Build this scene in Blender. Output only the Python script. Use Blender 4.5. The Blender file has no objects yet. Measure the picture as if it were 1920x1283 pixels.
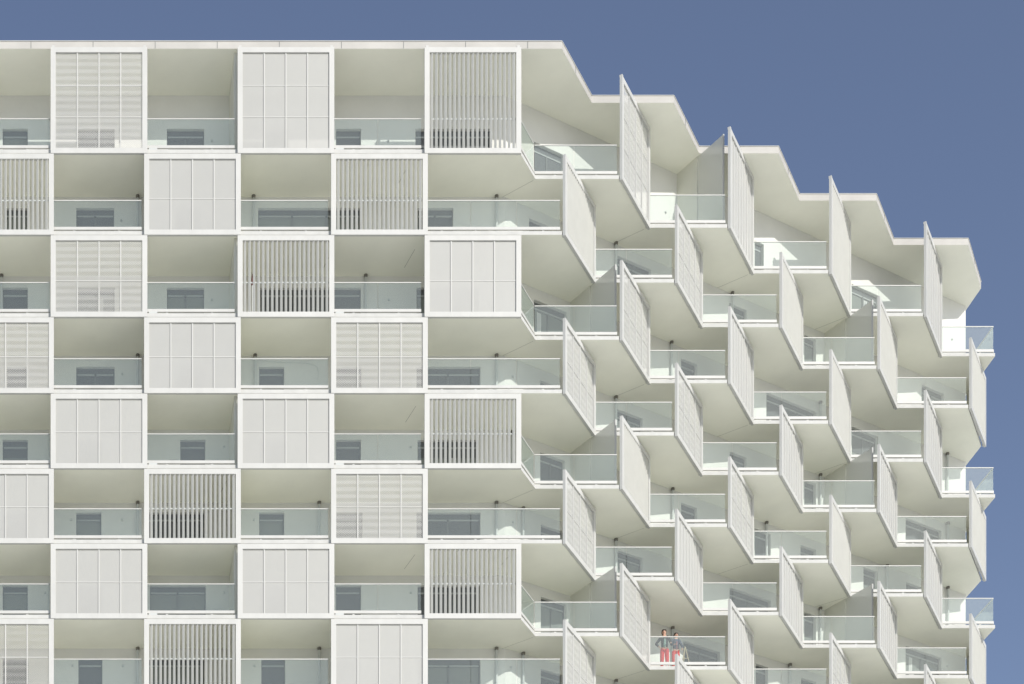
import bpy, math, random
from math import radians, sin, cos, pi, hypot, atan2
random.seed(7)

# ---------------------------------------------------------------- camera, sky, sun
S = 3.0 / 141.0            # metres per unit of the plan (one storey = 141 units)
F = 3828.0                 # viewing distance of the front facade, in units
CX, HZ = 100.0, 3058.0     # plan origin and eye level used to lay out the elevation
EYE = 1.6
scene = bpy.context.scene
cam_data = bpy.data.cameras.new('camera')
cam = bpy.data.objects.new('camera', cam_data)
scene.collection.objects.link(cam)
cam.location = (0, 0, EYE)
cam.rotation_euler = (radians(90), 0, 0)
cam_data.sensor_width = 36
cam_data.lens = F / 1920 * 36
cam_data.shift_x = (960 - CX) / 1920
cam_data.shift_y = (HZ - 641.5) / 1920
cam_data.clip_end = 6000
scene.camera = cam

SUN = (-0.60, 1.0, -0.73)                       # direction the light travels
sun_el = atan2(0.73, hypot(0.60, 1.0))
sun_az = atan2(0.60, -1.0)                      # towards the sun, from +Y clockwise
world = bpy.data.worlds.new('World')
scene.world = world
world.use_nodes = True
wt = world.node_tree
bg = wt.nodes['Background']
sky = wt.nodes.new('ShaderNodeTexSky')
sky.sky_type = 'NISHITA'
sky.sun_disc = False
sky.sun_elevation = sun_el
sky.sun_rotation = sun_az
sky.altitude = 100
sky.air_density = 1.0
sky.dust_density = 1.2
sky.ozone_density = 2.0
hsv = wt.nodes.new('ShaderNodeHueSaturation')
hsv.inputs['Saturation'].default_value = 0.90
hsv.inputs['Value'].default_value = 1.0
hsv.inputs['Hue'].default_value = 0.508
wt.links.new(sky.outputs[0], hsv.inputs['Color'])
wt.links.new(hsv.outputs[0], bg.inputs['Color'])
bg.inputs['Strength'].default_value = 0.095

sd = bpy.data.lights.new('sun', 'SUN')
sd.energy = 2.7
sd.angle = radians(0.5)
sd.color = (1.0, 0.965, 0.90)
sun = bpy.data.objects.new('sun', sd)
scene.collection.objects.link(sun)
from mathutils import Vector, Matrix
sun.rotation_euler = Vector(SUN).to_track_quat('-Z', 'Y').to_euler()

scene.view_settings.view_transform = 'Standard'
scene.view_settings.look = 'None'
scene.view_settings.gamma = 1
scene.view_settings.exposure = 0.42
scene.cycles.max_bounces = 12
scene.cycles.diffuse_bounces = 10
scene.cycles.transparent_max_bounces = 24

# ---------------------------------------------------------------- materials
def mat(name, col, rough=0.6, var=0.0, scale=2.0, spec=0.3, metal=0.0, streak=0.0):
    m = bpy.data.materials.new(name)
    m.use_nodes = True
    nt = m.node_tree
    b = nt.nodes['Principled BSDF']
    b.inputs['Roughness'].default_value = rough
    b.inputs['Metallic'].default_value = metal
    b.inputs['Specular IOR Level'].default_value = spec
    b.inputs['Base Color'].default_value = (*col, 1)
    if var > 0:
        geo = nt.nodes.new('ShaderNodeNewGeometry')
        mp = nt.nodes.new('ShaderNodeMapping')
        mp.inputs['Scale'].default_value = (1, 1, 0.35) if streak else (1, 1, 1)
        nt.links.new(geo.outputs['Position'], mp.inputs['Vector'])
        n = nt.nodes.new('ShaderNodeTexNoise')
        n.inputs['Scale'].default_value = scale
        n.inputs['Detail'].default_value = 6
        n.inputs['Roughness'].default_value = 0.6
        nt.links.new(mp.outputs[0], n.inputs['Vector'])
        r = nt.nodes.new('ShaderNodeValToRGB')
        r.color_ramp.elements[0].position = 0.3
        r.color_ramp.elements[1].position = 0.7
        r.color_ramp.elements[0].color = (*[c * (1 - var) for c in col], 1)
        r.color_ramp.elements[1].color = (*[min(1, c * (1 + var * 0.5)) for c in col], 1)
        nt.links.new(n.outputs['Fac'], r.inputs['Fac'])
        nt.links.new(r.outputs['Color'], b.inputs['Base Color'])
    return m

M = {}
M['white'] = mat('white_coated_metal', (0.55, 0.55, 0.53), 0.45, 0.07, 1.5, streak=1)
M['fascia'] = mat('white_concrete_edge', (0.56, 0.56, 0.54), 0.7, 0.09, 2.5, streak=1)
M['roof_edge'] = mat('roof_edge_metal', (0.50, 0.485, 0.455), 0.6, 0.10, 0.9)
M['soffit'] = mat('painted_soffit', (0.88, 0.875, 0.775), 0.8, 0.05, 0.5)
M['wall'] = mat('white_render', (0.70, 0.70, 0.67), 0.85, 0.05, 0.7)
M['partition'] = mat('partition_render', (0.64, 0.64, 0.57), 0.85, 0.05, 0.7)
M['groove'] = mat('dark_joint', (0.38, 0.38, 0.33), 0.9)  # joints in the slab undersides, one even dark tone
M['slat'] = mat('white_slat_metal', (0.60, 0.60, 0.565), 0.5, 0.04, 2)
M['bar'] = mat('screen_bar_white', (0.53, 0.53, 0.51), 0.5)
M['frame'] = mat('window_frame_grey', (0.15, 0.16, 0.16), 0.5)
M['transom'] = mat('light_grey_track', (0.36, 0.38, 0.38), 0.5)
M['shutter'] = mat('roller_shutter_grey', (0.125, 0.135, 0.14), 0.5)
M['pipe'] = mat('grey_pipe', (0.52, 0.54, 0.53), 0.5)
M['collar'] = mat('dark_collar', (0.17, 0.16, 0.14), 0.6)
M['floor'] = mat('balcony_floor', (0.68, 0.67, 0.63), 0.8, 0.1, 1)
M['ground'] = mat('pale_plaza_stone', (0.80, 0.79, 0.72), 0.85, 0.12, 0.05)
M['curtain'] = mat('pale_curtain', (0.55, 0.56, 0.55), 0.9)

def mat_glass(name, tint, refl, diff, dcol=(0.8, 0.88, 0.86)):
    m = bpy.data.materials.new(name); m.use_nodes = True
    nt = m.node_tree; nt.nodes.clear()
    out = nt.nodes.new('ShaderNodeOutputMaterial')
    tr = nt.nodes.new('ShaderNodeBsdfTransparent'); tr.inputs[0].default_value = (*tint, 1)
    gl = nt.nodes.new('ShaderNodeBsdfGlossy'); gl.inputs['Roughness'].default_value = 0.02
    gl.inputs['Color'].default_value = (0.95, 1.0, 0.99, 1)
    df = nt.nodes.new('ShaderNodeBsdfDiffuse'); df.inputs[0].default_value = (*dcol, 1)
    lw = nt.nodes.new('ShaderNodeLayerWeight'); lw.inputs['Blend'].default_value = 0.5
    fr = nt.nodes.new('ShaderNodeMath'); fr.operation = 'POWER'; fr.inputs[1].default_value = 5
    nt.links.new(lw.outputs['Facing'], fr.inputs[0])
    ad = nt.nodes.new('ShaderNodeMath'); ad.operation = 'ADD'; ad.inputs[1].default_value = 0.05
    mul = nt.nodes.new('ShaderNodeMath'); mul.operation = 'MULTIPLY'; mul.inputs[1].default_value = refl
    mx = nt.nodes.new('ShaderNodeMixShader'); mx2 = nt.nodes.new('ShaderNodeMixShader')
    mx2.inputs[0].default_value = diff
    nt.links.new(fr.outputs[0], mul.inputs[0]); nt.links.new(mul.outputs[0], ad.inputs[0]); nt.links.new(ad.outputs[0], mx.inputs[0])
    nt.links.new(tr.outputs[0], mx2.inputs[1]); nt.links.new(df.outputs[0], mx2.inputs[2])
    nt.links.new(mx2.outputs[0], mx.inputs[1]); nt.links.new(gl.outputs[0], mx.inputs[2])
    nt.links.new(mx.outputs[0], out.inputs['Surface'])
    return m
M['glass'] = mat_glass('railing_glass', (0.895, 0.93, 0.915), 0.8, 0.035, (0.78, 0.83, 0.82))
M['divider'] = mat_glass('frosted_divider', (0.85, 0.85, 0.81), 0.3, 0.72, (0.72, 0.72, 0.67))
M['glass_edge'] = mat('glass_top_edge', (0.62, 0.64, 0.60), 0.4)

def mat_pane():
    m = bpy.data.materials.new('window_pane'); m.use_nodes = True
    nt = m.node_tree; b = nt.nodes['Principled BSDF']
    b.inputs['Base Color'].default_value = (0.205, 0.225, 0.215, 1)
    b.inputs['Roughness'].default_value = 0.06
    b.inputs['Specular IOR Level'].default_value = 0.7
    return m
M['pane'] = mat_pane()

def mat_sheet(name, kind):
    """metal sheet with open holes"""
    m = bpy.data.materials.new(name); m.use_nodes = True
    nt = m.node_tree; b = nt.nodes['Principled BSDF']
    out = nt.nodes['Material Output']
    c_ = {'pale': 0.54, 'fine': 0.445, 'perf': 0.50, 'open': 0.50, 'semi': 0.55}[kind]; b.inputs['Base Color'].default_value = (c_, c_, c_ * 0.96, 1)
    b.inputs['Roughness'].default_value = 0.5
    tr = nt.nodes.new('ShaderNodeBsdfTransparent')
    mx = nt.nodes.new('ShaderNodeMixShader')
    nt.links.new(b.outputs[0], mx.inputs[1]); nt.links.new(tr.outputs[0], mx.inputs[2])
    nt.links.new(mx.outputs[0], out.inputs['Surface'])
    tc = nt.nodes.new('ShaderNodeTexCoord')
    sp = nt.nodes.new('ShaderNodeSeparateXYZ'); nt.links.new(tc.outputs['Object'], sp.inputs[0])
    def node(op, a, bb=None):
        n = nt.nodes.new('ShaderNodeMath'); n.operation = op
        for i, v in enumerate((a, bb)):
            if v is None: continue
            if isinstance(v, (int, float)): n.inputs[i].default_value = v
            else: nt.links.new(v, n.inputs[i])
        return n.outputs[0]
    if kind in ('fine', 'pale'):
        # woven cloth-fine mesh: 14 percent open, slightly uneven
        n = nt.nodes.new('ShaderNodeTexNoise'); n.inputs['Scale'].default_value = 1.2
        nt.links.new(tc.outputs['Object'], n.inputs['Vector'])
        nt.links.new(node('ADD', node('MULTIPLY', n.outputs['Fac'], 0.06), 0.11), mx.inputs[0])
    else:
        px, pz, lo, hi, amp = (3.1 * S, 3.4 * S, 0.30, 0.66, 0.17) if kind in ('perf', 'open') else (2.6 * S, 3.0 * S, 0.16, 0.30, 0.10)
        a = node('SINE', node('MULTIPLY', sp.outputs['X'], 2 * pi / px))
        c = node('SINE', node('MULTIPLY', sp.outputs['Z'], 2 * pi / pz))
        d = node('MULTIPLY', a, c)
        band = node('SINE', node('MULTIPLY', sp.outputs['Z'], 2 * pi / (13.2 * S)))
        thr = node('MULTIPLY', band, amp)
        e = node('ADD', node('ADD', d, thr), 0.1)
        h = node('GREATER_THAN', e, -0.25 if kind == 'open' else 0.08)
        nt.links.new(node('ADD', node('MULTIPLY', h, hi - lo + 0.3), lo * 0.5), mx.inputs[0])
    return m
M['sheet_fine'] = mat_sheet('fine_mesh_sheet', 'fine')
M['sheet_pale'] = mat_sheet('pale_mesh_sheet', 'pale')
M['sheet_perf'] = mat_sheet('perforated_sheet', 'perf')
M['sheet_open'] = mat_sheet('open_perforated_sheet', 'open')
M['sheet_semi'] = mat_sheet('dotted_sheet', 'semi')

# ---------------------------------------------------------------- mesh helpers (plan units)
def W(x, y, z):
    """plan point (x in units right, y in units deep, z in units above eye) -> world"""
    return ((x - CX) * S, y * S, z * S + EYE)

class MB:
    def __init__(s): s.v = []; s.f = []; s.m = []
    def face(s, pts, mi=0):
        n = len(s.v); s.v += [tuple(p) for p in pts]; s.f.append(tuple(range(n, n + len(pts)))); s.m.append(mi)
    def box(s, x0, x1, y0, y1, z0, z1, mi=0):
        s.prism([(x0, y0), (x1, y0), (x1, y1), (x0, y1)], z0, z1, mi)
    def prism(s, poly, z0, z1, side=0, bottom=None, top=None):
        """poly counter-clockwise seen from above"""
        n = len(s.v); k = len(poly)
        s.v += [(p[0], p[1], z0) for p in poly] + [(p[0], p[1], z1) for p in poly]
        for i in range(k):
            j = (i + 1) % k
            s.f.append((n + i, n + j, n + k + j, n + k + i)); s.m.append(side)
        s.f.append(tuple(reversed(range(n, n + k)))); s.m.append(side if bottom is None else bottom)
        s.f.append(tuple(range(n + k, n + 2 * k))); s.m.append(side if top is None else top)
    def bar(s, a, b, w, z0, z1, mi=0, off=0.0):
        """upright bar on the plan line a-b, thickness w centred (off shifts to the right-hand = outer side)"""
        dx, dy = b[0] - a[0], b[1] - a[1]; L = hypot(dx, dy); nx, ny = dy / L, -dx / L
        q = lambda p, t: (p[0] + nx * t, p[1] + ny * t)
        s.prism([q(a, off + w / 2), q(b, off + w / 2), q(b, off - w / 2), q(a, off - w / 2)], z0, z1, mi)
    def cyl(s, x, y, r, z0, z1, n=12, mi=0, r2=None):
        r2 = r if r2 is None else r2; b = len(s.v)
        for k in range(n):
            t = 2 * pi * k / n; s.v.append((x + r * cos(t), y + r * sin(t), z0))
        for k in range(n):
            t = 2 * pi * k / n; s.v.append((x + r2 * cos(t), y + r2 * sin(t), z1))
        for k in range(n):
            j = (k + 1) % n; s.f.append((b + k, b + j, b + n + j, b + n + k)); s.m.append(mi)
        s.f.append(tuple(reversed(range(b, b + n)))); s.m.append(mi)
        s.f.append(tuple(range(b + n, b + 2 * n))); s.m.append(mi)
    def mesh(s, name, mats, local=True):
        """local: vertices given in plan units but about a local origin, only scaled"""
        me = bpy.data.meshes.new(name)
        conv = (lambda p: (p[0] * S, p[1] * S, p[2] * S))
        me.from_pydata([conv(p) for p in s.v], [], s.f)
        for mm in mats: me.materials.append(mm)
        for p, mi in zip(me.polygons, s.m): p.material_index = mi
        me.update()
        return me

def link(name, me, parent=None, loc=(0, 0, 0), rz=0.0, label=None, cat=None, kind=None, group=None):
    o = bpy.data.objects.new(name, me)
    scene.collection.objects.link(o)
    o.parent = parent; o.location = loc; o.rotation_euler = (0, 0, rz)
    if label: o['label'] = label
    if cat: o['category'] = cat
    if kind: o['kind'] = kind
    if group: o['group'] = group
    return o

# ---------------------------------------------------------------- plan of the building
D = F
def Y(d): return d * D
# slab underside levels, in units above eye: roof then eight balcony slabs
LV = [HZ - v for v in (91.5, 287.5, 440.5, 594.5, 737.5, 878.5, 1019.0, 1160.0, 1301.0)]
STEP = (251.2, 0.0354 * D)
TOOTH = (91.7, 0.0354 * D)
LEFT = -460.0
P_even = [(1053.5 + k * STEP[0], D + k * STEP[1]) for k in range(5)]
Q_even = [(p[0] + TOOTH[0], p[1] + TOOTH[1]) for p in P_even]
P_odd = [(1053.5 + (k - 0.5) * STEP[0], D + (k - 0.5) * STEP[1]) for k in range(5)]
Q_odd = [(p[0] + TOOTH[0], p[1] + TOOTH[1]) for p in P_odd]
ENDX = 2147.0
TIP = (2150.0, 1.1785 * D)
BEND = (973.0, 1.0306 * D)
WSL = (0.000140) * D               # slope of staggered back wall
def wall_y(x): return BEND[1] if x <= BEND[0] else BEND[1] + (x - BEND[0]) * WSL
WCOR = (2143.0, wall_y(2143.0))
# where the first odd tooth meets the front plane
t0 = (D - P_odd[0][1]) / TOOTH[1]
CUT = (P_odd[0][0] + t0 * TOOTH[0] + 1.5, D)

def outline(odd):
    if odd:
        pts = [(LEFT, D), CUT, Q_odd[0]]
        for k in range(1, 5): pts += [P_odd[k], Q_odd[k]]
        pts += [(ENDX, Q_odd[4][1])]
    else:
        pts = [(LEFT, D)]
        for k in range(4): pts += [P_even[k], Q_even[k]]
        pts += [P_even[4], TIP]
    return pts

# everything is parented to an Empty standing at the foot of the tower
BX, BY = 500.0, D
bpos = W(BX, BY, 0); bpos = (bpos[0], bpos[1], 0.0)
bld = link('apartment_building', None, None, bpos,
           label='white high-rise apartment building with staggered balconies and square screen panels', cat='building')
def part(name, me, x=0.0, y=0.0, z=0.0, rz=0.0, parent=None, label=None):
    """place a mesh (local plan units) at a plan point under the building"""
    if parent is not None:
        return link(name, me, parent, (x * S, y * S, z * S), rz, label)
    return link(name, me, bld, ((x - BX) * S, (y - BY) * S, z * S + EYE), rz, label)

# ---- roof
back_y = Y(1.30)
mb = MB()
pts = outline(False)
mb.prism(pts + [(TIP[0], back_y), (LEFT, back_y)], LV[0], LV[0] + 13.5, 0, bottom=1, top=0)
roof = part('roof', mb.mesh('roof', [M['roof_edge'], M['soffit']]))
# coping and vertical joints of the roof edge
mb = MB()
for i in range(len(pts) - 1):
    a, b = pts[i], pts[i + 1]
    L = hypot(b[0] - a[0], b[1] - a[1]); n = max(1, int(L / 93)); 
    if i == 0: n = int(L / 116)
    for j in range(1, n + 1):
        t = (j - 0.55) / n
        c = (a[0] + (b[0] - a[0]) * t, a[1] + (b[1] - a[1]) * t)
        u = ((b[0] - a[0]) / L * 0.45, (b[1] - a[1]) / L * 0.45)
        mb.bar((c[0] - u[0], c[1] - u[1]), (c[0] + u[0], c[1] + u[1]), 0.5, LV[0] + 0.6, LV[0] + 13.0, 0, off=0.15)
part('edge_joint', mb.mesh('edge_joint', [M['frame']]), parent=roof)
mb = MB()
for i in range(len(pts) - 1):
    mb.bar(pts[i], pts[i + 1], 1.6, LV[0] + 13.6, LV[0] + 14.6, 0, off=0.2)
part('coping', mb.mesh('coping', [M['fascia']]), parent=roof)

# ---- balcony slabs
TH = 7.0
for r in range(1, 9):
    odd = r % 2 == 1
    pts = outline(odd)
    ex = ENDX if odd else TIP[0]
    mb = MB()
    mb.prism(pts + [(ex, back_y - 20), (LEFT, back_y - 20)], LV[r], LV[r] + TH, 0, bottom=1, top=2)
    sl = part('balcony_slab', mb.mesh('balcony_slab', [M['fascia'], M['soffit'], M['floor']]))
    def joint(a, b, w):
        mj = MB(); mj.bar((0, 0), (b[0] - a[0], b[1] - a[1]), w, -0.12, 0.2)
        link('soffit_joint', mj.mesh('soffit_joint', [M['groove']]), sl, (a[0] * S, a[1] * S, LV[r] * S))
    if odd:                                     # joints running from each inner corner to the back wall
        for k in range(4):
            q = Q_odd[k]
            joint((q[0] - 3, q[1] + 4), (q[0] - 52, wall_y(q[0] - 52)), 0.7)
    for x in {1: (772,), 2: (633, 788), 3: (), 4: (790,), 5: (432,), 6: (788, 968), 7: (432,), 8: ()}[r]:
        joint((x - 3, D + 40), (x - 14, D + 92), 0.75)

# ---- windows: px ranges as they appear, per storey
FRONT = {
 1: [(5, 52), (145, 215), (313, 383), (495, 540), (630, 677), (779, 921)],
 2: [(8, 53), (143, 214), (330, 378), (484, 677), (783, 850)],
 3: [(5, 52), (145, 215), (313, 383), (488, 677), (781, 898)],
 4: [(13, 50), (143, 215), (338, 385), (486, 533), (630, 678), (781, 901)],
 5: [(5, 52), (145, 192), (338, 385), (486, 533), (630, 677), (783, 898)],
 6: [(5, 52), (143, 190), (278, 383), (486, 533), (630, 680), (781, 901)],
 7: [(5, 52), (145, 192), (281, 386), (486, 533), (630, 677), (783, 900)],
 8: [(5, 53), (147, 192), (275, 383), (490, 535), (630, 677), (783, 901)],
}
SIDE = {
 1: [(1001, 1057), (1415, 1432), (1597, 1648)],
 2: [(992, 1045), (1156, 1221), (1367, 1400), (1508, 1530), (1728, 1770)],
 3: [(1001, 1063), (1277, 1307), (1437, 1530), (1597, 1646)],
 4: [(1013, 1045), (1156, 1205), (1368, 1400), (1508, 1530), (1698, 1765)],
 5: [(1013, 1059), (1277, 1307), (1415, 1445), (1501, 1530), (1619, 1645), (1699, 1727)],
 6: [(1014, 1055), (1158, 1205), (1368, 1445), (1508, 1530), (1698, 1765)],
 7: [(1014, 1062), (1281, 1350), (1417, 1440), (1502, 1530), (1597, 1645)],
 8: [(1014, 1055), (1158, 1205), (1368, 1400), (1508, 1530), (1698, 1765)],
}
def wall_at(px, side):
    """plan x of the wall point lined up with elevation coordinate px"""
    k = (px - CX)
    if not side: return CX + k * 1.0306
    # x = CX + k*(b + s*(x-BEND.x)), s per unit
    b, s = 1.0306, WSL / D
    return (CX + k * (b - s * BEND[0])) / (1 - k * s)

wall = MB()
REC = 7.0
def wall_run(a, b, z0, z1, wins, zt):
    """one straight run of wall a-b between z0 and z1 with openings (t0,t1) from z0 up to zt, reveals REC deep"""
    dx, dy = b[0] - a[0], b[1] - a[1]; L = hypot(dx, dy); ux, uy = dx / L, dy / L; nx, ny = uy, -ux
    P = lambda t, d, z: (a[0] + ux * t - nx * d, a[1] + uy * t - ny * d, z)
    t = 0.0
    for (w0, w1) in wins:
        wall.face([P(t, 0, z0), P(w0, 0, z0), P(w0, 0, z1), P(t, 0, z1)])
        wall.face([P(w0, 0, zt), P(w1, 0, zt), P(w1, 0, z1), P(w0, 0, z1)])
        wall.face([P(w0, 0, z0), P(w0, REC + 4, z0), P(w0, REC + 4, zt), P(w0, 0, zt)])
        wall.face([P(w1, REC + 4, z0), P(w1, 0, z0), P(w1, 0, zt), P(w1, REC + 4, zt)])
        wall.face([P(w0, 0, zt), P(w0, REC + 4, zt), P(w1, REC + 4, zt), P(w1, 0, zt)])
        t = w1
    wall.face([P(t, 0, z0), P(L, 0, z0), P(L, 0, z1), P(t, 0, z1)])

wcache = {}
def make_window(x, y, z, w, h, rz, shut, curtain):
    key = (round(w, 1), round(h, 1), shut, curtain)
    if key not in wcache:
        fr = MB(); fw = 2.2
        fr.box(0, w, 0, 3, h - fw, h); fr.box(0, fw, 0, 3, 0, h - fw); fr.box(w - fw, w, 0, 3, 0, h - fw)
        n = 1 if w < 60 else (2 if w < 90 else (2 if w < 140 else 3))
        for i in range(1, n):
            fr.box(w * i / n - 1.8, w * i / n + 1.8, -0.2, 2.8, 0, h - fw)
        fr.box(fw, w - fw, 0.2, 2.8, 0, 3)
        tm = MB(); tm.box(fw, w - fw, -0.2, 2.5, h - fw - 8 - 3.0, h - fw - 8)
        sb = MB()
        sb.box(fw, w - fw, -0.4, 2.2, h - fw - 8, h - fw)
        sb2 = None
        if shut > 0:
            sb2 = MB(); k = 0; zz = h - fw - 11.2
            while k * 2.4 < shut * (h - 14):
                sb2.box(fw, w - fw, 0.9, 1.5 + 0.3 * (k % 2), zz - (k + 1) * 2.4, zz - k * 2.4 - 0.25); k += 1
        pn = MB(); pn.box(fw, w - fw, 1.7, 2.2, 3, h - fw - 11.2)
        cu = None
        if curtain:
            cu = MB(); c0 = w * (0.18 if curtain == 1 else 0.55); c1 = c0 + 11
            for i in range(4):
                cu.box(c0 + i * 2.75, c0 + (i + 1) * 2.75 - 0.3, 1.2 + 0.3 * (i % 2), 1.6, 3, h - 16)
        wcache[key] = (fr.mesh('window', [M['frame']]), sb.mesh('shutter_box', [M['shutter']]),
                       pn.mesh('pane', [M['pane']]), sb2.mesh('roller_shutter', [M['shutter']]) if sb2 and sb2.v else None,
                       cu.mesh('curtain', [M['curtain']]) if cu else None, tm.mesh('transom', [M['transom']]))
    f, sbm, pm, rs, cm, tmm = wcache[key]
    o = part('window', f, x, y, z, rz)
    part('shutter_box', sbm, parent=o); part('transom', tmm, parent=o); part('pane', pm, parent=o)
    if rs: part('roller_shutter', rs, parent=o)
    if cm: part('curtain', cm, parent=o)
    return o

rng = random.Random(3)
th_side = atan2(WSL, 1.0)
for r in range(1, 9):
    z0 = LV[r] + TH; z1 = LV[r - 1]
    zt = LV[r] + (132 if r <= 3 else 122)
    wins = []
    for (p0, p1) in FRONT[r]:
        x0, x1 = wall_at(p0, False), wall_at(p1, False)
        wins.append((x0 - LEFT, x1 - LEFT))
    wall_run((LEFT, BEND[1]), BEND, z0, z1, wins, zt)
    for (a, b) in wins:
        shut = rng.choice([0, 0, 0.15, 0.3, 1.0]) if r < 6 else rng.choice([0, 0, 0.6, 1.0])
        cur = rng.choice([0, 1, 2]) if shut < 0.5 and b - a > 60 else 0
        make_window(LEFT + a, BEND[1] + REC, z0, b - a, zt - z0, 0, shut, cur)
    L = hypot(WCOR[0] - BEND[0], WCOR[1] - BEND[1]); k = L / (WCOR[0] - BEND[0])
    wins = []
    for (p0, p1) in SIDE[r]:
        x0, x1 = wall_at(p0, True), wall_at(p1, True)
        wins.append(((x0 - BEND[0]) * k, (x1 - BEND[0]) * k))
    wall_run(BEND, WCOR, z0, z1, wins, zt)
    for (a, b) in wins:
        shut = rng.choice([0, 0, 0.15, 0.3, 1.0]); cur = rng.choice([0, 1, 2]) if shut < 0.5 and b - a > 60 else 0
        ux, uy = cos(th_side), sin(th_side)
        make_window(BEND[0] + ux * a - uy * REC, BEND[1] + uy * a + ux * REC, z0, b - a, zt - z0, th_side, shut, cur)
# end wall and body behind the balconies, down to the ground
wall.face([(WCOR[0], WCOR[1], LV[8]), (WCOR[0], back_y - 40, LV[8]), (WCOR[0], back_y - 40, LV[0]), (WCOR[0], WCOR[1], LV[0])])
core = [(LEFT, BEND[1] + 16), (BEND[0] - 4, BEND[1] + 16), (WCOR[0] - 2, WCOR[1] + 16), (WCOR[0] - 2, back_y - 42), (LEFT, back_y - 42)]
wall.prism(core, LV[8], LV[0] - 0.5)
part('wall', wall.mesh('wall', [M['wall']]))
mb = MB(); zg = -EYE / S
mb.prism([(LEFT, BEND[1]), (BEND[0], BEND[1]), WCOR, (WCOR[0], back_y - 42), (LEFT, back_y - 42)], zg, LV[8] - 0.2)
part('lower_wall', mb.mesh('lower_wall', [M['wall']]))

# ---- partitions between flats
def partition(a, b, w, r, name='partition_wall', m='partition'):
    mb = MB(); mb.bar(a, b, w, LV[r] + TH, LV[r - 1], 0)
    part(name, mb.mesh(name, [M[m]]))
for r in range(1, 9):
    partition((442.7, BEND[1] + 3), (442.7, D + 9), 6, r)
def fin(p, r):
    a = (p[0] - 1.5, p[1] + 15)
    e = (p[0] - 60, wall_y(p[0] - 60) + 4)
    f = 0.46                                    # solid wall half way out, then a pale divider panel ending in a white post
    mid = (e[0] + (a[0] - e[0]) * f, e[1] + (a[1] - e[1]) * f)
    partition(e, mid, 4.5, r)
    L = hypot(a[0] - mid[0], a[1] - mid[1]); u = ((a[0] - mid[0]) / L, (a[1] - mid[1]) / L)
    mb = MB(); mb.bar((mid[0] + u[0] * 0.8, mid[1] + u[1] * 0.8), (a[0] - u[0] * 3, a[1] - u[1] * 3), 1.6, LV[r] + TH + 0.5, LV[r - 1] - 0.4)
    d = part('balcony_divider', mb.mesh('balcony_divider', [M['divider']]))
    mb = MB(); mb.bar((a[0] - u[0] * 3, a[1] - u[1] * 3), a, 3.2, LV[r] + TH, LV[r - 1])
    link('post', mb.mesh('post', [M['white']]), d, ((0) * S, 0, 0))
fin(P_odd[2], 1)
for r in (3, 5, 7): fin(P_odd[1], r)
for r in (2, 4, 6, 8): fin(P_even[3], r)

# ---- screens
FT = 5.0          # frame thickness
scache = {}
def screen_meshes(kind, w, h):
    key = (kind, round(w), round(h))
    if key in scache: return scache[key]
    fw = 9.5; fr = MB()
    fr.box(0, w, 0, FT, 0, fw); fr.box(0, w, 0, FT, h - fw, h)
    fr.box(0, fw, 0, FT, fw, h - fw); fr.box(w - fw, w, 0, FT, fw, h - fw)
    subs = []
    bar_z = [69.0] if h < 190 else [69.0, 128.0]
    if kind == 'slats':
        sl = MB(); n = 19; pitch = (w - 2 * fw) / n; c = 5.0; t = 0.7; ang = radians(42 if w > 175 else 72)
        for i in range(n):
            x = fw + (i + 0.5) * pitch; y = FT / 2
            dx, dy = cos(ang) * c / 2, -sin(ang) * c / 2           # blade turned towards the left
            nx, ny = sin(ang) * t / 2, cos(ang) * t / 2
            q = [(x - dx - nx, y - dy - ny), (x + dx - nx, y + dy - ny), (x + dx + nx, y + dy + ny), (x - dx + nx, y - dy + ny)]
            sl.prism(q, fw - 0.5, h - fw + 0.5)
        subs.append(('slats', sl.mesh('slats', [M['slat']])))
        cb = MB(); cb.box(fw, w - fw, FT + 0.3, FT + 1.8, 66.5, 68.7)
        subs.append(('crossbar', cb.mesh('crossbar', [M['pipe']])))
        name = 'slatted_screen'
    else:
        sh = MB(); iw = w - 2 * fw
        sh.face([(fw - 1, 2.6, fw - 1), (w - fw + 1, 2.6, fw - 1), (w - fw + 1, 2.6, h - fw + 1), (fw - 1, 2.6, h - fw + 1)])
        subs.append(('mesh_sheet', sh.mesh('mesh_sheet', [M['sheet_' + kind]])))
        mu = MB()
        nb = 8 if kind == 'pale' else 4
        for i in range(1, nb):
            x = fw + iw * i / nb; mu.box(x - 1.1, x + 1.1, 1.1, 4.2, fw, h - fw)
        xs = [fw] + [fw + iw * i / 4 for i in range(1, 4)] + [w - fw]
        for z in (bar_z if kind != 'pale' else []):
            for i in range(4):
                a = xs[i] + (1.1 if i else 0); b = xs[i + 1] - (1.1 if i < 3 else 0)
                mu.box(a, b, 2.0, 3.7, z - 0.8, z + 0.8)
        subs.append(('mullions', mu.mesh('mullions', [M['white'] if kind in ('pale', 'semi') else M['bar']])))
        name = {'fine': 'mesh_screen', 'pale': 'mesh_screen', 'perf': 'perforated_screen', 'open': 'perforated_screen', 'semi': 'perforated_screen'}[kind]
    scache[key] = (name, fr.mesh(name, [M['white']]), subs)
    return scache[key]

def place_screen(kind, x, y, r, w, rz):
    drop = 6.6 / D * (1.0 if rz == 0 else 0.6)
    top = LV[r - 1] * (1 - drop) + (3.0 if r == 1 else -0.6); bot = LV[r] * (1 - drop) + 0.4
    name, fm, subs = screen_meshes(kind, w, top - bot)
    o = part(name, fm, x, y, bot, rz)
    for n, me in subs: part(n, me, parent=o)
    br = MB()                                    # fixing brackets back to the slabs
    for bx in (6, w - 6):
        br.box(bx - 2, bx + 2, FT, FT + 2.2, 1.0, 5.0)
    if r == 1:
        for bx in (5, w - 5): br.box(bx - 2.5, bx + 2.5, 0.8, FT + 1.5, (top - bot), (top - bot) + 4)
    part('bracket', br.mesh('bracket', [M['white']]), parent=o)

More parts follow.
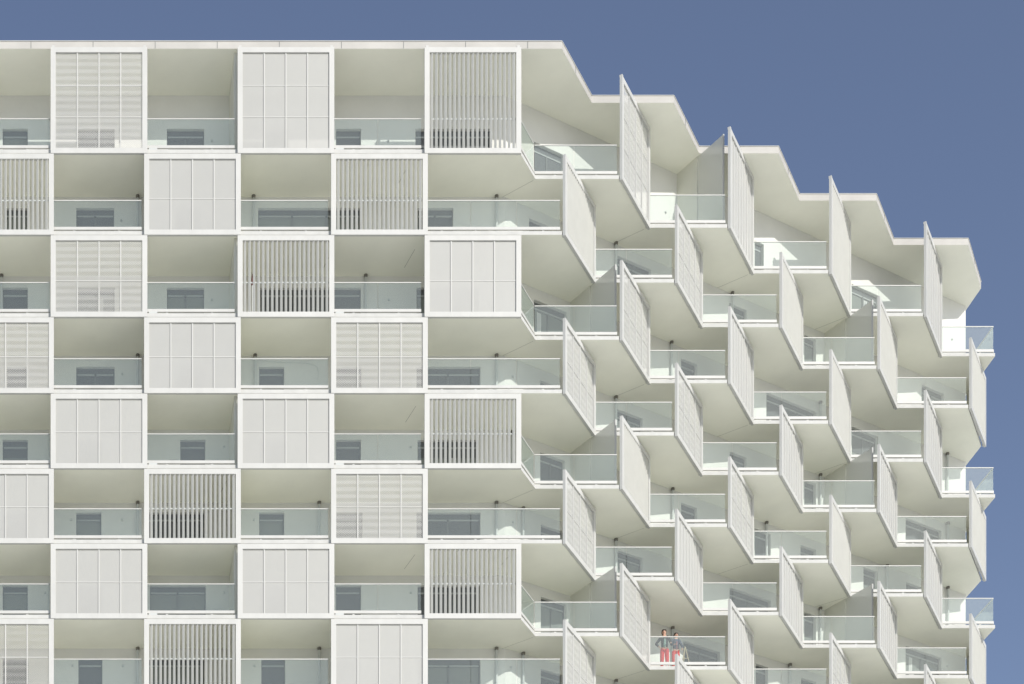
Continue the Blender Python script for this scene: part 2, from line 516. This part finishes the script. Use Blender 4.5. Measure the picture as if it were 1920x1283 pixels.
PROUD = 6.6
FS = {1: ['perf', 'fine', 'slats'], 3: ['perf', 'slats', 'fine'], 5: ['fine', 'fine', 'slats'], 7: ['fine', 'fine', 'slats'],
      2: ['slats', 'fine', 'slats'], 4: ['perf', 'fine', 'perf'], 6: ['fine', 'slats', 'perf'], 8: ['open', 'slats', 'fine']}
for r in range(1, 9):
    odd = r % 2 == 1
    xs = [95, 445, 795] if odd else [-80, 270, 620]
    for x, kd in zip(xs, FS[r]):
        place_screen(kd, x, D - PROUD, r, 181, 0)
    place_screen('fine', (95 - 350) if odd else (-80 - 350), D - PROUD, r, 181, 0)
SK = {1: ['semi', 'fine', 'slats', 'fine'], 2: ['slats', 'semi', 'slats', 'slats', 'slats'],
      3: ['semi', 'fine', 'slats', 'fine'], 4: ['semi', 'semi', 'fine', 'fine', 'slats'],
      5: ['slats', 'semi', 'slats', 'fine'], 6: ['semi', 'fine', 'fine', 'fine', 'slats'],
      7: ['semi', 'fine', 'semi', 'fine'], 8: ['semi', 'fine', 'slats', 'fine', 'slats']}
th = atan2(TOOTH[1], TOOTH[0]); ux, uy = cos(th), sin(th); nx, ny = uy, -ux
for r in range(1, 9):
    odd = r % 2 == 1
    Ps = P_odd[1:] if odd else P_even
    for k, (p, kd) in enumerate(zip(Ps, SK[r])):
        place_screen('pale' if kd == 'fine' else kd, p[0] + nx * PROUD + ux * 0.5, p[1] + ny * PROUD + uy * 0.5, r, 168 if (odd or k < 4) else 172, th)

# ---- railings
def railing(a, b, r, joints=(0.5,), clamp=False):
    dx, dy = b[0] - a[0], b[1] - a[1]; L = hypot(dx, dy); rz = atan2(dy, dx)
    z = LV[r]
    base = MB()
    base.box(0, L, -0.8, 2.4, 10.3, 15.5)
    n = max(2, int(L / 60))
    for i in range(n):                          # feet that carry the rail clear of the slab
        x = L * (i + 0.5) / n; base.box(x - 2, x + 2, 0.6, 1.8, TH, 10.3)
    base.box(0, L, 0.1, 1.7, 65.0, 66.6)
    if clamp: 
        cl = MB(); cl.prism([(8, -1.1), (24, -1.1), (24, -0.1), (8, -0.1)], 6.4, 10.2); cl.prism([(13, -1.1), (19, -1.1), (19, -0.1), (13, -0.1)], 4.2, 6.4)  # grey shape stands for the bracket and the shadow in its gap
    o = part('balcony_railing', base.mesh('balcony_railing', [M['white']]), a[0], a[1], z, rz)
    if clamp: part('rail_clamp_and_shadow', cl.mesh('rail_clamp_and_shadow', [M['pipe']]), parent=o)
    cuts = [0.0] + [j * L for j in joints] + [L]
    for i in range(len(cuts) - 1):
        g = MB(); g.box(cuts[i] + 0.5, cuts[i + 1] - 0.5, 0.6, 1.2, 15.5, 65.0)
        part('glass_pane', g.mesh('glass_pane', [M['glass']]), parent=o)
INS = 1.6
for r in range(1, 9):
    odd = r % 2 == 1
    if odd:
        fr = [(-82, 94), (268, 440), (618, 790)]
        for a, b in fr: railing((a + 3, D + INS), (b, D + INS), r, (0.52,) if a > 600 else (), clamp=True)
        a = (CUT[0] + 1, D + INS); q = (Q_odd[0][0] - 0.5, Q_odd[0][1] + INS)
        railing(a, (q[0] - 2.2, q[1] - 3.0), r, ())
        railing((q[0] - 0.5, q[1]), (P_odd[1][0] - 3, P_odd[1][1] + INS), r, (0.48,))
        for k in range(1, 4):
            railing((Q_odd[k][0] + 4, Q_odd[k][1] + INS), (P_odd[k + 1][0] - 3, P_odd[k + 1][1] + INS), r, (0.4,))
        railing((Q_odd[4][0] + 4, Q_odd[4][1] + INS), (ENDX - 2.5, Q_odd[4][1] + INS), r, (0.4,))
        railing((ENDX - 1.8, Q_odd[4][1] + 3.5), (ENDX - 1.8, WCOR[1] - 1), r, ())
    else:
        fr = [(94, 266), (444, 616)]
        for a, b in fr: railing((a + 3, D + INS), (b, D + INS), r, ())
        railing((797, D + INS), (P_even[0][0] - 3, D + INS), r, (0.34, 0.68))
        for k in range(0, 4):
            railing((Q_even[k][0] + 4, Q_even[k][1] + INS), (P_even[k + 1][0] - 3, P_even[k + 1][1] + INS), r, (0.42,))
        partition((TIP[0] - 3.5, WCOR[1] - 1), (TIP[0] - 3.5, TIP[1] + 6), 4, r)

# ---- rainwater pipes and wall lamps
PIPES = {2: [(258, 0), (475, 0), (930, 0), (1152, 1), (1370, 1), (1590, 1)], 3: [(3, 0), (685, 0), (1256, 1), (1773, 1)],
         4: [(258, 0), (478, 0), (930, 0), (1152, 1), (1535, 1), (1774, 1)], 5: [(1258, 1), (1434, 1), (1660, 1), (958, 1)],
         6: [(258, 0), (598, 0), (930, 0), (978, 1), (1152, 1), (1535, 1)], 7: [(1258, 1), (1478, 1), (1774, 1)],
         8: [(258, 0), (598, 0), (930, 0), (978, 1), (1152, 1), (1434, 1)]}
PIPES[3].append((1535, 1)); PIPES[5].append((1774, 1))
for r, lst in PIPES.items():
    for px, side in lst:
        x = wall_at(px, side); y = wall_y(x)
        off = 5.0
        if side: x += sin(th_side) * off; y -= cos(th_side) * off
        else: y -= off
        h = LV[r - 1] - LV[r] - TH
        mb = MB(); mb.cyl(0, 0, 2.3, 0, h - 0.3, 12)
        o = part('rainwater_pipe', mb.mesh('rainwater_pipe', [M['pipe']]), x, y, LV[r] + TH)
        mb = MB(); mb.cyl(0, 0, 2.6, h - 5.5, h - 3.4, 12, r2=3.7); mb.cyl(0, 0, 3.7, h - 3.4, h - 0.4, 12)
        part('pipe_collar', mb.mesh('pipe_collar', [M['collar']]), parent=o)
LAMPS = [(728, 1, 0), (226, 1, 0), (397, 1, 0), (227, 2, 0), (397, 3, 0), (729, 3, 0), (229, 4, 0), (961, 4, 1), (420, 5, 0), (770, 5, 0),
         (229, 6, 0), (134, 6, 0), (476, 6, 0), (962, 6, 1), (85, 7, 0), (420, 7, 0), (770, 7, 0), (136, 8, 0), (230, 8, 0), (477, 8, 0),
         (958, 8, 1), (1248, 1, 1), (1785, 1, 1), (1776, 2, 1), (1536, 3, 1), (1776, 4, 1), (1535, 5, 1), (1776, 6, 1)]
for px, r, side in LAMPS:
    x = wall_at(px, side); y = wall_y(x)
    mb = MB()
    mb.box(-1.6, 1.6, -2.4, 0.2, 0, 3.4); mb.box(-1.1, 1.1, -3.6, -2.4, 0.6, 2.4)
    part('wall_lamp', mb.mesh('wall_lamp', [M['pipe']]), x, y, LV[r] + 106)

# ---------------------------------------------------------------- people and small things on the balconies
def skin_mesh(name, verts, edges, root, m, parent=None, loc=(0, 0, 0), rz=0.0, sub=2):
    """verts: (x, y, z, radius x, radius y)"""
    me = bpy.data.meshes.new(name)
    me.from_pydata([v[:3] for v in verts], edges, [])
    o = bpy.data.objects.new(name, me); scene.collection.objects.link(o)
    o.parent = parent; o.location = loc; o.rotation_euler = (0, 0, rz)
    sk = o.modifiers.new('skin', 'SKIN'); sk.use_smooth_shade = True
    lay = me.skin_vertices[0].data if me.skin_vertices else None
    if lay is None: return o
    for i, v in enumerate(verts):
        lay[i].radius = (v[3], v[4]); lay[i].use_root = (i == root)
    ss = o.modifiers.new('sub', 'SUBSURF'); ss.levels = sub; ss.render_levels = sub
    me.materials.append(m)
    return o

def blob(name, rx, ry, rz_, m, parent, loc, cut=None):
    mb = MB(); n, k = 14, 9
    rows = []
    for j in range(k + 1):
        t = pi * j / k
        rows.append([(rx * sin(t) * cos(2 * pi * i / n), ry * sin(t) * sin(2 * pi * i / n), rz_ * cos(t)) for i in range(n)])
    me = bpy.data.meshes.new(name); V = [p for r_ in rows for p in r_]; Fc = []
    for j in range(k):
        for i in range(n):
            a, b = j * n + i, j * n + (i + 1) % n
            Fc.append((a, a + n, b + n, b))
    me.from_pydata(V, [], Fc); me.materials.append(m)
    for p in me.polygons: p.use_smooth = True
    o = bpy.data.objects.new(name, me); scene.collection.objects.link(o); o.parent = parent; o.location = loc
    return o

M['skin'] = mat('skin', (0.55, 0.34, 0.25), 0.6)
M['hair'] = mat('dark_hair', (0.025, 0.02, 0.018), 0.6)
M['eye'] = mat('eye_dark', (0.03, 0.03, 0.03), 0.3)
M['lips'] = mat('lips', (0.45, 0.2, 0.17), 0.5)

def person(loc, rz, H, jacket, shirt, trousers, shoe, label, arms, lean=0.0):
    k = H / 1.70
    root = bpy.data.objects.new('person', None); scene.collection.objects.link(root)
    root.location = loc; root.rotation_euler = (0, 0, rz)
    root['label'] = label; root['category'] = 'person'; root['group'] = 'people on the balcony'
    sc = lambda v: (v[0] * k, v[1] * k, v[2] * k, v[3] * k, v[4] * k)
    V = []; E = []
    def add(v, p=None):
        V.append(v); i = len(V) - 1
        if p is not None: E.append((p, i))
        return i
    pel = add((0, 0, 0.94, 0.13, 0.10)); wa = add((0, 0, 1.08, 0.115, 0.085), pel)
    ch = add((0, 0, 1.27, 0.14, 0.10), wa); up = add((lean * 0.3, 0, 1.40, 0.10, 0.08), ch)
    nk = add((lean * 0.5, -0.005, 1.47, 0.048, 0.05), up); jaw = add((lean * 0.8, -0.02, 1.545, 0.058, 0.07), nk)
    hd = add((lean, -0.015, 1.61, 0.074, 0.092), jaw); cr = add((lean, -0.005, 1.665, 0.05, 0.06), hd)
    nose = add((lean, -0.112, 1.585, 0.012, 0.012), hd)
    for s_ in (-1, 1):
        ear = add((lean + s_ * 0.078, 0.005, 1.59, 0.012, 0.02), hd)
        hip = add((s_ * 0.085, 0, 0.87, 0.088, 0.09), pel); kn = add((s_ * 0.10, -0.02, 0.49, 0.056, 0.058), hip)
        cf = add((s_ * 0.105, 0.0, 0.33, 0.050, 0.055), kn); an = add((s_ * 0.11, 0.01, 0.09, 0.034, 0.038), cf)
        he = add((s_ * 0.112, 0.005, 0.045, 0.038, 0.035), an); to = add((s_ * 0.125, -0.15, 0.03, 0.036, 0.022), he)
    sl = {}
    for s_ in (-1, 1):
        el, wr = arms[s_]
        sh = add((s_ * 0.165, 0, 1.37, 0.052, 0.052), up)
        e_ = add((*el, 0.038, 0.038), sh); w_ = add((*wr, 0.026, 0.026), e_)
        d = Vector(wr) - Vector(el); d.normalize()
        side = Vector((0, 0, 1)).cross(d); side = side.normalized() if side.length > 0.1 else Vector((1, 0, 0))
        side2 = d.cross(side)
        pm = Vector(wr) + d * 0.045
        p_ = add((*pm, 0.030, 0.018), w_)
        for f_, (o_, ln) in enumerate(((-0.030, 0.060), (-0.010, 0.070), (0.010, 0.066), (0.030, 0.052))):
            a1 = pm + d * 0.045 + side * o_; a2 = a1 + d * ln * 0.5 - side2 * 0.012; a3 = a1 + d * ln * 0.75 - side2 * 0.036
            i1 = add((*a1, 0.0085, 0.0085), p_); i2 = add((*a2, 0.008, 0.008), i1); add((*a3, 0.007, 0.007), i2)
        th_ = pm + side * -0.040 * s_; t2 = th_ + d * 0.035 - side2 * 0.015
        i1 = add((*th_, 0.010, 0.010), p_); add((*t2, 0.008, 0.008), i1)
        sl[s_] = (el, wr)
    skin_mesh('body', [sc(v) for v in V], E, 0, M['skin'], root)
    # open jacket over a light shirt
    V = []; E = []
    a = add((0, 0.0, 0.90, 0.155, 0.12)); b = add((0, 0, 1.08, 0.14, 0.11), a); c = add((0, 0, 1.27, 0.165, 0.125), b)
    d_ = add((lean * 0.3, 0, 1.40, 0.115, 0.095), c)
    for s_ in (-1, 1):
        el, wr = sl[s_]
        sh = add((s_ * 0.165, 0, 1.37, 0.068, 0.068), d_); e_ = add((*el, 0.054, 0.054), sh)
        w2 = [el[i] + (wr[i] - el[i]) * 0.9 for i in range(3)]
        add((*w2, 0.042, 0.042), e_)
    skin_mesh('jacket', [sc(v) for v in V], E, 0, jacket, root)
    V = []; E = []
    a = add((0, -0.055, 0.93, 0.07, 0.085)); b = add((0, -0.055, 1.1, 0.06, 0.08), a); add((0, -0.062, 1.33, 0.045, 0.08), b)
    skin_mesh('shirt', [sc(v) for v in V], E, 0, shirt, root)
    V = []; E = []
    a = add((0, 0, 0.95, 0.135, 0.105))
    for s_ in (-1, 1):
        h_ = add((s_ * 0.09, 0, 0.85, 0.10, 0.10), a); kn = add((s_ * 0.10, -0.02, 0.49, 0.088, 0.088), h_)
        cf = add((s_ * 0.105, 0, 0.30, 0.066, 0.07), kn); add((s_ * 0.11, 0.01, 0.12, 0.058, 0.062), cf)
    skin_mesh('trousers', [sc(v) for v in V], E, 0, trousers, root)
    for s_ in (-1, 1):
        V = []; E = []
        a = add((s_ * 0.112, 0.015, 0.045, 0.046, 0.042)); b = add((s_ * 0.12, -0.09, 0.04, 0.048, 0.036), a); add((s_ * 0.125, -0.17, 0.033, 0.04, 0.028), b)
        skin_mesh('shoe', [sc(v) for v in V], E, 0, shoe, root)
    # hair: a cap from the brow over the crown, and a fall behind the neck
    V = []; E = []
    a = add((lean, -0.065, 1.690, 0.080, 0.045)); b = add((lean, 0.015, 1.695, 0.105, 0.075), a); c = add((lean, 0.055, 1.61, 0.112, 0.085), b)
    add((lean, 0.07, 1.50, 0.085, 0.05), c)
    skin_mesh('hair', [sc(v) for v in V], E, 0, M['hair'], root)
    for s_ in (-1, 1):
        blob('eye', 0.009, 0.006, 0.006, M['eye'], root, ((lean + s_ * 0.03) * k, -0.103 * k, 1.605 * k))
    blob('mouth', 0.022, 0.006, 0.006, M['lips'], root, (lean * k, -0.097 * k, 1.552 * k))
    return root

floor7 = LV[7] + TH
def at(px, depth_units, z):
    y = depth_units
    return ((px - CX) * (y / D) * S, y * S, z * S + EYE)
yb = Q_odd[1][1]
person(at(1246, yb + 22, floor7), radians(-12), 1.74, mat('charcoal_jacket', (0.03, 0.034, 0.038), 0.8, 0.2, 6),
       mat('mint_shirt', (0.22, 0.32, 0.28), 0.8), mat('coral_trousers', (0.80, 0.055, 0.06), 0.8, 0.15, 6), mat('grey_shoe', (0.2, 0.2, 0.2), 0.6),
       'taller of the two people, in a dark grey jacket over a mint shirt',
       {-1: ((-0.34, 0.02, 1.16), (-0.22, -0.10, 0.98)), 1: ((0.26, -0.02, 1.12), (0.24, -0.20, 1.06))}, lean=-0.02)
person(at(1267, yb + 22, floor7), radians(8), 1.60, mat('slate_blue_jacket', (0.07, 0.085, 0.12), 0.8, 0.2, 6),
       mat('plum_shirt', (0.24, 0.10, 0.12), 0.8), mat('faded_coral_trousers', (0.80, 0.07, 0.06), 0.8, 0.15, 6), mat('tan_shoe', (0.3, 0.2, 0.12), 0.6),
       'shorter of the two people, in a slate blue jacket and faded coral trousers',
       {-1: ((-0.24, -0.04, 1.14), (-0.16, -0.22, 1.10)), 1: ((0.33, 0.03, 1.14), (0.26, -0.12, 0.98))}, lean=0.02)

# beige folding stand beside them
M['beige'] = mat('beige_wood', (0.50, 0.42, 0.28), 0.7)
M['darkred'] = mat('dark_red_cloth', (0.12, 0.02, 0.02), 0.8)
st = bpy.data.objects.new('folding_stand', None); scene.collection.objects.link(st)
st.location = at(1284.5, yb + 16, floor7); st['label'] = 'beige A-shaped folding stand beside the shorter person in coral trousers'; st['category'] = 'stand'
def rod(name, a, b, r_, m, parent):
    a, b = Vector(a), Vector(b); d = (b - a); q = d.to_track_quat('Z', 'Y').to_matrix()
    mb = MB(); n = 8; base = len(mb.v)
    for t in (0, 1):
        for i in range(n):
            v = a + d * t + q @ Vector((r_ * cos(2 * pi * i / n), r_ * sin(2 * pi * i / n), 0)); mb.v.append(tuple(c / S for c in v))
    for i in range(n):
        j = (i + 1) % n; mb.f.append((i, j, n + j, n + i)); mb.m.append(0)
    mb.f.append(tuple(reversed(range(n)))); mb.f.append(tuple(range(n, 2 * n))); mb.m += [0, 0]
    return link(name, mb.mesh(name, [m]), parent)
rod('leg', (-0.20, -0.12, 0), (0.0, 0, 0.98), 0.020, M['beige'], st); rod('leg', (0.20, -0.12, 0), (0.0, 0, 0.98), 0.020, M['beige'], st)
rod('leg', (0.0, 0.30, 0), (0.0, 0.02, 0.98), 0.020, M['beige'], st)
rod('stretcher', (-0.11, -0.065, 0.45), (0.11, -0.065, 0.45), 0.014, M['beige'], st)

# closed parasol behind the slatted screen of the third row
pr = bpy.data.objects.new('closed_parasol', None); scene.collection.objects.link(pr)
pr.location = at(473, D + 45, LV[3] + TH); pr['label'] = 'closed dark red parasol behind a screen of vertical slats'; pr['category'] = 'parasol'
rod('pole', (0, 0, 0), (0, 0, 1.9), 0.022, M['pipe'], pr)
mb = MB(); mb.cyl(0, 0, 1.9, 82, 94, 10, r2=1.7); mb.cyl(0, 0, 1.7, 94, 103, 10, r2=0.6)
link('canopy', mb.mesh('canopy', [M['darkred']]), pr)
mb = MB(); mb.cyl(0, 0, 11, 0.1, 3.2, 16, r2=10)
link('base', mb.mesh('base', [M['pipe']]), pr)

# thin cable sagging along a back wall
ptsv = [(479, 669), (484, 674), (493, 677), (515, 679), (540, 680), (565, 681), (586, 683), (595, 688), (597, 698), (596, 712)]
yc = BEND[1] - 3; o0 = Vector(W(500, yc, LV[4] + 60))
cv = []
for px, v in ptsv:
    x = CX + (px - CX) * yc / D; z = (HZ - v) * yc / D
    cv.append(Vector(W(x, yc, z)) - o0)
mb = MB(); n = 6
for i, p in enumerate(cv):
    d = (cv[min(i + 1, len(cv) - 1)] - cv[max(i - 1, 0)]).normalized(); q = d.to_track_quat('Z', 'Y').to_matrix()
    for t in range(n):
        w_ = p + q @ Vector((0.011 * cos(2 * pi * t / n), 0.011 * sin(2 * pi * t / n), 0)); mb.v.append(tuple(c / S for c in w_))
for i in range(len(cv) - 1):
    for t in range(n):
        u = (t + 1) % n; mb.f.append((i * n + t, i * n + u, (i + 1) * n + u, (i + 1) * n + t)); mb.m.append(0)
link('cable', mb.mesh('cable', [M['pipe']]), None, tuple(o0),
     label='thin grey cable sagging along a balcony back wall beside a rainwater pipe', cat='cable')

# ---------------------------------------------------------------- ground
me = bpy.data.meshes.new('ground')
g = 3000.0
me.from_pydata([(-g, -g, 0), (g, -g, 0), (g, g, 0), (-g, g, 0)], [], [(0, 1, 2, 3)])
me.materials.append(M['ground'])
link('ground', me, kind='structure')
